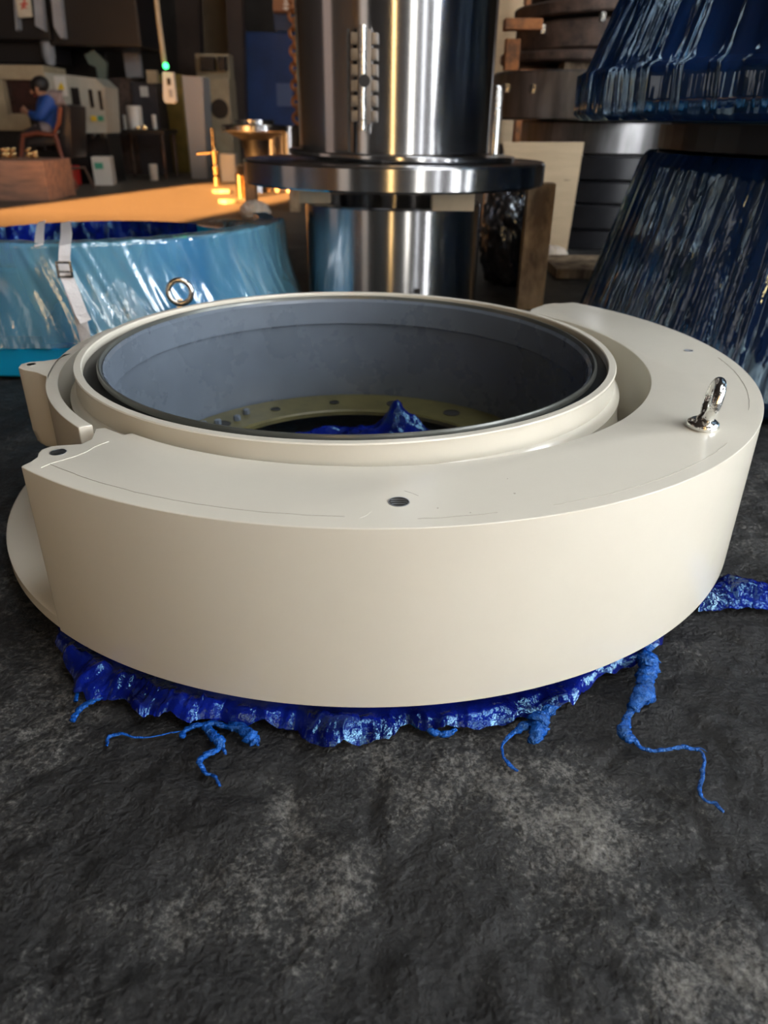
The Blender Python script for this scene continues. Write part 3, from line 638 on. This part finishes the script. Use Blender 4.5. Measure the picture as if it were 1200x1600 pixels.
# vertical lathe with its hood above and white cabinet below
YM = 11.2
vl = thing('vertical_lathe', (at(60, 200, YM).x, YM + .6, 0), 'large black machine tool with hanging head over a pale lit cabinet', 'machine')
pbox('hood', BLACKM, 60, -160, 208, 72, YM + .1, 1.0, vl, .03)
pbox('head', BLACKM, -60, -160, 62, 62, YM, 1.0, vl, .03)
pbox('head_side', BLACKM, -60, 60, 85, 100, YM + .3, .6, vl, .03)
pbox('rear_column', BLACKM, 60, 70, 160, 275, YM + 1.25, .5, vl)
pbox('upright', BLACKM, -140, -160, -20, 262, YM + .55, .8, vl)
def slant(name, M, pix, Y, dep, par):
    v = [at(x, y, Y) for x, y in pix]; n = len(v); mb = MB(); mb.v = v + [q + Vector((0, dep, 0)) for q in v]
    mb.f = [tuple(range(n)), tuple(range(2 * n - 1, n - 1, -1))] + [(i, (i + 1) % n, n + (i + 1) % n, n + i) for i in range(n)]
    return mb.build(name, M, par)
slant('guide_rail', GREYP, [(16, -60), (22, -60), (29, 45), (25, 48)], YM - .1, .1, vl)
slant('guide_rail', GREYP, [(48, -60), (60, -60), (69, 48), (55, 40)], YM - .1, .1, vl)
slant('guide_rail', GREYP, [(74, -60), (88, -60), (101, 60), (95, 60), (84, 42)], YM - .02, .1, vl)
sg = slant('paper_sign', PALE, [(22, -12), (46, -12), (50, 26), (29, 28)], YM - .14, .02, vl)
for pp in ([(38, 3), (37, 9)], [(32, 7), (43, 6)], [(37, 9), (34, 14)], [(37, 9), (41, 13)], [(33, -4), (43, -5)], [(38, -8), (38, 3)]):
    MB().tube([at(x, y, YM - .15) for x, y in pp], .010, 6).build('red_character', REDPAINT, sg)
g = at(74, 72, YM + .2)
MB().lathe([(.0005, at(74, 102, YM + .2).z), (.055, at(74, 102, YM + .2).z), (.085, at(74, 88, YM + .2).z), (.085, g.z + .1), (.0005, g.z + .1)], (g.x, g.y), 24).build('spindle', GREYP, vl, smooth=40)
# white cabinet
cb = thing('machine_cabinet', (at(60, 260, YM - .9).x, YM - .5, 0), 'pale machine cabinet with dark lit window, slots and warning label behind the seated person', 'machine')
YC = YM - 1.0
pbox('top_shelf', BEIGE, -60, 101, 68, 124, YC, .7, cb, .01)
pbox('side_panel', BEIGE, -60, 122, 7, 180, YC, .6, cb)
pbox('window', mat('dim_red_glass', (.05, .018, .014), .2, var=.5, vscale=3), 4, 122, 66, 178, YC + .12, .3, cb)
pbox('sill', BEIGE, -60, 177, 66, 204, YC, .6, cb, .01)
pbox('base', BLACKM, -60, 204, 120, 286, YC + .1, .6, cb)
cpn = slant('control_panel', MACH, [(66, 112), (148, 122), (163, 136), (168, 208), (66, 208)], YC + .02, .5, cb)
for (x0, y0, x1, y1) in ((112, 137, 124, 165), (140, 140, 145, 168), (155, 142, 159, 172)): pbox('slot', BLACKM, x0, y0, x1, y1, YC - .005, .02, cpn)
lbp = pbox('warning_label', WHITEP, 86, 119, 103, 150, YC - .01, .02, cpn)
tg = [at(95, 128, YC - .02), at(101, 140, YC - .02), at(90, 140, YC - .02)]
tm = MB(); tm.v = tg + [v + Vector((0, .008, 0)) for v in tg]; tm.f = [(0, 1, 2), (5, 4, 3), (0, 3, 4, 1), (1, 4, 5, 2), (2, 5, 3, 0)]; tm.build('warning_triangle', YELL, lbp)
for x, M_ in ((129, RED), (146, YELL), (157, GREENW)):
    pbox('button_sticker', M_, x - 4, 181, x + 4, 189, YC - .01, .02, cpn)
for x in (131, 147, 163):
    g = at(x, 213, YC - .0); MB().tube([g, g + Vector((0, -.05, 0))], .03, 12).build('knob', CHROME, cb, smooth=40)
pbox('base_panel', DARKST, 120, 205, 172, 285, YC + .1, .5, cb)
o = slant('tripod_frame', mat('green_grey_frame', (.12, .15, .12), .5), [(132, 85), (146, 78), (166, 98), (164, 135), (156, 135), (150, 105), (138, 100)], YM + .4, .08, vl)
# grey switch cabinets and machine behind
o = pbox('switch_cabinet', GREYP, 202, -40, 238, 76, 13.4, .4); tag(o, 'tall grey switch cabinet hanging beside the black machine hood', 'cabinet')
o = pbox('electrical_box', GREYP, 194, 78, 219, 121.5, 12.33, .12, bev=.01); tag(o, 'grey electrical box below the switch cabinet', 'box')
mk = thing('milling_machine', (at(210, 200, 11.9).x, 12.2, 0), 'dark grey machine with a pale label behind the round white tub', 'machine')
pbox('machine_body', mat('slate_machine', (.045, .042, .05), .5, var=.3), 212, 128, 250, 262, 12.0, .5, mk, .01)
pbox('label_plate', WHITEP, 219, 135, 231, 151, 11.98, .02, mk)
pbox('machine_arm', RUST, 172, 122, 214, 262, 12.05, .4, mk, .01)
pbox('junction_box', BEIGE, 229, 110, 245, 130, 11.9, .1, mk)
# work table with things on it
YT = 10.95
tb = thing('work_table', (at(210, 206, YT).x, YT + .3, 0), 'dark metal work table holding a round white tub', 'table')
tz = at(210, 206, YT).z
xa, xb = at(172, 206, YT).x, at(256, 206, YT).x
BX('table_top', BLACKM, ((xa + xb) / 2, YT + .35, tz), (xb - xa, .7, .05), tb, bev=.006)
for x in (xa + .05, xb - .05):
    for y in (YT + .05, YT + .65): MB().tube([(x, y, .0), (x, y, tz - .02)], .025, 8).build('leg', RUST, tb, smooth=50)
def can(name, x, Y, r, h, M, label, cat, z0, group=None):
    o = MB().lathe([(.0005, z0), (r * .92, z0), (r, z0 + h * .9), (r * .96, z0 + h), (.0005, z0 + h)], (x, Y), 24).build(name, M, smooth=40); return tag(o, label, cat, group)
zt_ = tz + .026
can('round_tub', at(210, 190, YT + .2).x, YT + .25, .10, .28, WHITEP, 'round white tub standing on the dark work table', 'tub', zt_)
can('small_bottle', at(192, 190, YT + .2).x, YT + .3, .025, .17, WHITEP, 'small pale bottle on the work table left of the round tub', 'bottle', zt_)
can('small_bottle', at(238, 190, YT + .2).x, YT + .3, .03, .18, WHITEP, 'small pale bottle on the work table right of the round tub', 'bottle', zt_)
can('brass_bush', at(215, 202, YT + .05).x, YT + .08, .03, .04, GOLD, 'small shiny brass bush on the front edge of the work table', 'machine part', zt_)
can('brass_bush', at(225, 202, YT + .05).x, YT + .1, .04, .05, GOLD, 'larger brass bush on the work table in front of the tub', 'machine part', zt_)
# buckets under the cabinet side
g = G(83, 290); can('white_bucket', g.x - .04, 9.95, .075, .2, WHITEP, 'white bucket on the floor under the armchair, left of the red bucket', 'bucket', .0)
g = G(107, 288); can('red_bucket', g.x + .08, 10.0, .11, .22, RED, 'red bucket on the floor behind the armchair legs', 'bucket', .0)
ct = thing('printed_carton', (at(145, 280, 9.7).x, 9.85, 0), 'white carton with green print on the floor right of the red bucket', 'carton')
c0 = at(145, 270, 9.7); BX('carton_body', WHITEP, (c0.x, 10.1, .16), (.22, .25, .32), ct, (0, 0, .15), .005)
BX('print', GREENW, (c0.x - .01, 9.966, .22), (.10, .006, .07), ct, (0, 0, .15))
can('white_canister', at(238, 265, 10.9).x, 10.95, .06, .2, WHITEP, 'small white canister on the floor under the work table', 'canister', .0)
# hanging pendant
pd = thing('control_pendant', at(258, 160, 9.0), 'pale hanging control pendant with green lamp on a long beige pole', 'control pendant')
MB().tube([at(242, -20, 9), at(249, 40, 9), at(257, 100, 9)], .026, 12).build('pole', BEIGE, pd, smooth=60)
MB().tube([at(242, -20, 9), Vector((at(242, -20, 9).x - .25, 9, ZT))], .026, 12).build('hanger', BEIGE, pd, smooth=60)
l0 = at(259, 103, 8.96); mb = MB(); mb.lathe([(.0005, l0.z - .028), (.022, l0.z - .022), (.03, l0.z), (.022, l0.z + .022), (.0005, l0.z + .028)], (l0.x, l0.y), 20); mb.build('green_lamp', emi('green_glow', (.05, 1, .22), 6), pd, smooth=60)
bxp = slant('control_box', WHITEP, [(254, 112), (270, 113), (275, 158), (271, 162), (258, 161), (255, 155)], 8.97, .07, pd)
pbox('switch', BLACKM, 261, 122, 266, 133, 8.95, .02, bxp); pbox('switch', GREYP, 264, 140, 269, 152, 8.95, .02, bxp)
# machines on the right of pendant
o = pbox('ochre_machine', OCHRE, 250, 116, 290, 268, 12.6, .5, bev=.02); tag(o, 'ochre painted machine behind the hanging control pendant', 'machine')
wc = slant('tool_cabinet', mat('pale_grey', (.36, .37, .38), .5), [(284, 118), (316, 120), (324, 280), (300, 280), (292, 200)], 11.4, .45, None); tag(wc, 'narrow pale grey cabinet right of the ochre machine', 'cabinet')
for i, (x0, x1, x2, x3, lb) in enumerate(((268, 306, 318, 285, 'left'), (346, 374, 385, 366, 'right'))):
    o = slant('steel_column', BROWN, [(x0, -120), (x1, -120), (x2, 250), (x3, 250)], 15.5, .3, None); tag(o, 'dark brown steel building column, the ' + lb + ' one of the pair near the blue panel', 'column', 'building columns')
    for v in o.data.vertices:
        if v.co.z < .8: v.co.z = -wloc[o].z
o = pbox('beige_partition', mat('partition', (.24, .17, .10), .7, var=.2, vscale=2), 298, -100, 352, 86, 16.5, .1); tag(o, 'beige partition sheet between the two brown columns', 'partition')
hv = thing('horizontal_borer', (at(338, 200, 13.5).x, 13.8, 0), 'beige machine with a round dark opening behind the bright steel disc', 'machine')
pbox('machine_body', BEIGE, 320, 122, 362, 262, 13.5, .6, hv, .02)
g = at(343, 170, 13.46); MB().tube([g, g + Vector((0, .06, 0))], .14, 24).build('round_opening', BLACKM, hv, smooth=50)
for x0, x1 in ((312, 334), (340, 352)):
    pbox('dark_port', BLACKM, x0, 88, x1, 110, 13.7, .3, hv)
pbox('machine_head', BEIGE, 306, 84, 358, 124, 13.9, .4, hv, .01)
# blue container and beams
ct = thing('blue_container', (at(415, 200, 17).x, 18, 0), 'dark blue steel container standing at the back of the hall', 'container')
pbox('container_wall', BLUEP, 372, 50, 480, 268, 17, 2.2, ct, .03)
a = at(430, 148, 16.9); pbox('notice', mat('notice_blue', (.10, .14, .28), .5), 432, 130, 456, 166, 16.95, .03, ct)
tb_ = pbox('upper_container', mat('slate_blue', (.035, .055, .12), .5, var=.3), 428, 20, 480, 49, 17, 2.2); tag(tb_, 'slate blue case stacked on the blue container', 'container')
cb_ = thing('crane_beam', (at(450, 0, 12).x, 12, at(450, 18, 12).z), 'orange brown overhead beam with white marks near the top of the picture', 'beam')
o = pbox('beam_web', ORANGEP, 425, -60, 474, 18, 12, .3, cb_)
for (x0, y0, x1, y1) in ((444, 0, 449, 3), (443, 5, 450, 8), (445, 10, 448, 16), (442, 12, 450, 14), (443, -6, 450, -3)):
    pbox('white_mark', WHITEP, x0, y0, x1, y1, 11.98, .02, cb_)
ch = thing('hanging_chain', (at(462, 100, 6.5).x, 6.5, at(462, 195, 6.5).z), 'rusty orange lifting chain hanging left of the steel hub', 'chain')
za, zb = at(462, 196, 6.5).z, at(458, 24, 6.5).z; nl = 12
for i in range(nl + 14):
    z = za + .05 + i * (zb - za) / nl * .93; x = at(462, 100, 6.5).x
    MB().torus((x, 6.5, z), .036, .013, (1, 0, 0) if i % 2 else (0, 1, 0), 20, 8).build('chain_link', RUSTO, ch, smooth=60)
# lifting hook end plate
# bright disc hub on stand, middle distance
sh = thing('steel_disc_hub', (at(392, 240, 9.0).x, 9.3, 0), 'bright round steel disc on a dark pedestal, left of the tall steel hub', 'machine part')
hx_ = at(390, 200, 9.0).x; z1 = at(390, 187, 9).z
MB().lathe([(.0005, z1 - .12), (.36, z1 - .12), (.37, z1 - .11), (.37, z1 - .06), (.36, z1 - .05), (.22, z1 - .045), (.22, z1), (.0005, z1)], (hx_, 9.35), 60).build('disc', STEEL, sh, smooth=30)
MB().lathe([(.0005, .18), (.10, .18), (.12, .34), (.16, z1 - .2), (.30, z1 - .135), (.30, z1 - .121), (.0005, z1 - .121)], (hx_, 9.35), 40).build('pedestal', BLACKM, sh, smooth=30)
MB().lathe([(.0005, .0), (.17, .0), (.15, .1), (.10, .179), (.0005, .179)], (hx_ - .02, 9.35), 40).build('foot', STEEL, sh, smooth=30)
for (x, r_, z0, z_, Y, lb) in ((425, .10, 0, .62, 10.3, 'slim bright steel cylinder just behind the steel disc'), (448, .16, 0, .68, 10.1, 'bright steel cylinder between the steel disc and the tall hub'), (474, .14, 0, .69, 10.5, 'steel cylinder half hidden behind the tall steel hub')):
    o = MB().lathe([(.0005, z0), (r_, z0), (r_, z_ - .01), (r_ - .01, z_), (.0005, z_)], (at(x, 200, Y).x, Y), 32).build('short_steel_cylinder', STEEL, smooth=30); tag(o, lb, 'machine part', 'short steel cylinders')
tv = thing('valve_spindle', (at(332, 280, 10.2).x, 10.2, 0), 'slim golden lit steel spindle with cross handle on the floor', 'machine part')
mx = at(331, 200, 10.2); MB().lathe([(.0005, 0), (.05, 0), (.05, .1), (.035, .12), (.05, .22), (.03, .24), (.045, .40), (.025, .42), (.025, mx.z), (.0005, mx.z)], (mx.x, 10.2), 20).build('spindle', GOLD, tv, smooth=30)
MB().tube([at(308, 240, 10.2), at(340, 238, 10.2)], .018, 10).build('cross_handle', GOLD, tv, smooth=50)
o = BX('white_box', WHITEP, (at(355, 255, 10.8).x, 10.95, .17), (.20, .25, .34), bev=.01); tag(o, 'small white box on the floor beside the golden spindle', 'box')
o = blob('crumpled_paper', (G(407, 335).x, 6.75, .05), (.22, .18, .14), PAPER, .5); tag(o, 'crumpled white paper on the dark floor left of the steel flange', 'paper')
for i, (x, y, w_, lb) in enumerate(((450, 300, .30, 'orange brown timber offcut nearest the steel cylinder'), (425, 282, .35, 'timber offcut behind the crumpled paper'), (345, 302, .16, 'small timber offcut at the edge of the sunlit floor strip'), (355, 318, .12, 'tiny pale offcut between sunlit strip and crumpled paper'), (468, 318, .2, 'short timber offcut beside the foot of the steel cylinder'))):
    g = G(x, y); o = BX('timber_offcut', WOOD, (g.x, g.y, .022), (w_, .12, .04), None, (0, 0, .3 * i), .004); tag(o, lb, 'timber offcut', 'timber offcuts on the floor')
for i, (x0, x1, lb) in enumerate(((366, 382, 'left'), (386, 402, 'right'))):
    o = MB().lathe([(.0005, 0), (.045, 0), (.045, .24), (.0005, .24)], (at((x0 + x1) / 2, 270, 8.6).x, 8.6), 20).build('brass_pin', GOLD, smooth=40); tag(o, 'short upright golden pin in front of the disc pedestal, the ' + lb + ' of two', 'pin', 'golden pins')
fl2 = thing('flat_steel_ring', (at(430, 270, 7.4).x, 7.4, .0), 'low steel ring on blocks left of the big flange', 'machine part')
MB().lathe([(.2, .30), (.33, .30), (.335, .305), (.335, .37), (.33, .375), (.2, .375)], (at(428, 265, 7.4).x, 7.4), 60).build('ring_body', STEELD, fl2, smooth=30)
for dx in (-.2, .2): BX('support_block', WOOD, (at(428, 265, 7.4).x + dx, 7.4 - .12, .15), (.1, .1, .30), fl2, bev=.004)

# ------------------------------------------------------------------ armchair and seated person
YP = 9.4
def pt(x, y, dy=0): return at(x, y, YP + dy)
chx, chy = pt(88, 215).x, YP
ac = thing('armchair', (chx, chy, 0), 'dark leather armchair with red brown wooden arms, carrying the seated person', 'chair')
seat_z = pt(70, 214).z
MB().box((pt(72, 214).x, YP + .05, seat_z - .04), (.46, .50, .10), (0, R(-3), 0), .03).build('seat', LEATH, ac, smooth=50)
bk2 = MB().box((pt(112, 205).x, YP + .05, (pt(112, 165).z + pt(112, 244).z) / 2), (.13, .50, pt(112, 165).z - pt(112, 248).z), (0, R(9), 0), .04); bk2.build('backrest', LEATH, ac, smooth=50)
for dy in (-.26, .30):
    MB().tube([pt(35, 212, dy), pt(58, 208, dy), pt(84, 211, dy), pt(92, 190, dy), pt(94, 168, dy)], .024, 10).build('armrest', CHWOOD, ac, smooth=60)
    MB().tube([pt(86, 210, dy), pt(98, 250, dy), pt(112, 280, dy), Vector((pt(122, 305, dy).x, YP + dy, .02))], .022, 10).build('leg', CHWOOD, ac, smooth=60)
    MB().tube([pt(36, 210, dy), pt(33, 240, dy), Vector((pt(36, 300, dy).x, YP + dy, .02))], .022, 10).build('leg', CHWOOD, ac, smooth=60)
    MB().tube([pt(98, 264, dy), pt(132, 262, dy), Vector((pt(148, 300, dy).x, YP + dy, .02))], .018, 10).build('stretcher', RUST, ac, smooth=60)
def skin_mesh(name, verts, edges, M, parent, root=0, sub=2):
    me = bpy.data.meshes.new(name); me.from_pydata([Vector(v[0]) for v in verts], edges, [])
    o = bpy.data.objects.new(name, me); COL.objects.link(o)
    md = o.modifiers.new('s', 'SKIN'); md.use_smooth_shade = True
    for i, v in enumerate(verts):
        r_ = v[1] if isinstance(v[1], tuple) else (v[1], v[1])
        me.skin_vertices[0].data[i].radius = r_
    me.skin_vertices[0].data[root].use_root = True
    sb = o.modifiers.new('b', 'SUBSURF'); sb.levels = sub; sb.render_levels = sub
    dg = bpy.context.evaluated_depsgraph_get(); em = bpy.data.meshes.new_from_object(o.evaluated_get(dg)); bpy.data.objects.remove(o)
    mb = MB(); mb.v = [v.co.copy() for v in em.vertices]; mb.f = [tuple(p.vertices) for p in em.polygons]
    return mb.build(name, M, parent, smooth=180)
pe = thing('person', (pt(75, 214).x, YP, 0), 'black haired person in blue and grey jacket sitting in armchair, head bent over hands', 'person')
hip = pt(82, 206); chest = pt(74, 166); neck = pt(70, 150); head = pt(60, 140)
V = []; E_ = []
def nd(p, r, par=None):
    V.append((p, r)); 
    if par is not None: E_.append((par, len(V) - 1))
    return len(V) - 1
h0 = nd(hip, (.12, .15)); wa = nd(pt(80, 188), (.11, .13), h0); cs = nd(chest + Vector((0, 0, -.02)), (.12, .16), wa); nb = nd(pt(70, 154), (.055, .06), cs); nk = nd(pt(67, 149), .05, nb)
h1 = nd(pt(63, 143), (.075, .07), nk); h2 = nd(pt(60, 134), (.085, .08), h1); h3 = nd(pt(59, 127), (.06, .06), h2)
hands = []
for s_ in (-1, 1):
    sh_ = nd(pt(76, 157, s_ * .19), .055, cs); el = nd(pt(60 if s_ < 0 else 56, 184, s_ * .22), .043, sh_); wr = nd(pt(43, 176, s_ * .09), .028, el); pm = nd(pt(38, 172, s_ * .07), (.03, .016), wr)
    for k in range(4):
        f1 = nd(pt(34.5, 169.0 + k * 1.6, s_ * (.07 - .012 * k)), .009, pm); nd(pt(32.5, 171 + k * 1.5, s_ * (.05 - .012 * k)), .008, f1)
    t1 = nd(pt(38, 167.5, s_ * .04), .010, pm); nd(pt(35.5, 166, s_ * .03), .008, t1)
    th = nd(pt(58, 211, s_ * .11), .085, h0); kn = nd(pt(36, 215, s_ * .13), .062, th); an = nd(Vector((pt(40, 290, s_ * .13).x, YP + s_ * .13, .09)), .038, kn); nd(Vector((pt(28, 290, s_ * .13).x, YP + s_ * .13, .04)), (.038, .03), an)
skin_mesh('body', V, E_, SKIN, pe)
# face details: nose, ears, eyes, mouth
fd = Vector((-.9, -.05, -.42)).normalized(); hc = pt(60.5, 137)
def ell(name, c, d, M, par, rot=(0, 0, 0)):
    from mathutils import Euler
    mb = MB(); e_ = Euler(rot).to_matrix()
    mb.grid(lambda u, v: Vector(c) + e_ @ Vector((d[0] * math.sin(v * math.pi) * math.cos(2 * math.pi * u), d[1] * math.sin(v * math.pi) * math.sin(2 * math.pi * u), d[2] * math.cos(v * math.pi))), 20, 12)
    return mb.build(name, M, par, smooth=180)
ell('nose', hc + fd * .092, (.018, .013, .024), SKIN, pe)
for s_ in (-1, 1):
    ell('ear', hc + Vector((.01, s_ * .078, -.01)), (.022, .010, .03), SKIN, pe); ell('eye', hc + fd * .078 + Vector((-.005, s_ * .03, .028)), (.008, .011, .006), HAIR, pe)
ell('mouth', hc + fd * .082 + Vector((.02, 0, -.045)), (.008, .024, .006), RED, pe)
ell('hair', pt(62, 132.5), (.105, .092, .085), HAIR, pe, (0, R(-25), 0))
# jacket and trousers
V = []; E_ = []
h0 = nd(hip + Vector((0, 0, .01)), (.145, .185)); wa = nd(pt(80, 188), (.135, .165), h0); cs = nd(chest, (.145, .195), wa); nb = nd(pt(70, 155), (.075, .08), cs)
for s_ in (-1, 1):
    sh_ = nd(pt(77, 157, s_ * .20), .075, cs); el = nd(pt(61 if s_ < 0 else 57, 185, s_ * .22), .060, sh_); nd(pt(46, 177, s_ * .10), .042, el)
jk = skin_mesh('jacket', V, E_, JBLUE, pe)
# grey sleeve / shoulder yoke and hem
V = []; E_ = []
a_ = nd(pt(100, 160, -.1), .085); b_ = nd(pt(86, 150, -.16), .07, a_); c__ = nd(pt(72, 146, -.18), .05, b_)
a_ = nd(pt(98, 168, -.14), .07, a_)
skin_mesh('shoulder_panel', V, E_, JGREY, jk)
V = []; E_ = []
a_ = nd(pt(52, 196, -.10), .08); b_ = nd(pt(68, 205, -.10), .115, a_); nd(pt(84, 205, -.05), .12, b_)
skin_mesh('hem_panel', V, E_, JGREY, jk)
V = []; E_ = []
h0 = nd(hip + Vector((0, 0, -.02)), (.14, .17))
for s_ in (-1, 1):
    th = nd(pt(58, 211, s_ * .11), .098, h0); kn = nd(pt(35, 215, s_ * .13), .075, th); nd(Vector((pt(40, 290, s_ * .13).x, YP + s_ * .13, .12)), .055, kn)
skin_mesh('trousers', V, E_, TROU, pe)
for s_ in (-1, 1):
    MB().box((pt(31, 290).x, YP + s_ * .13, .04), (.25, .10, .08), bev=.03).build('shoe', HAIR, pe, smooth=60)
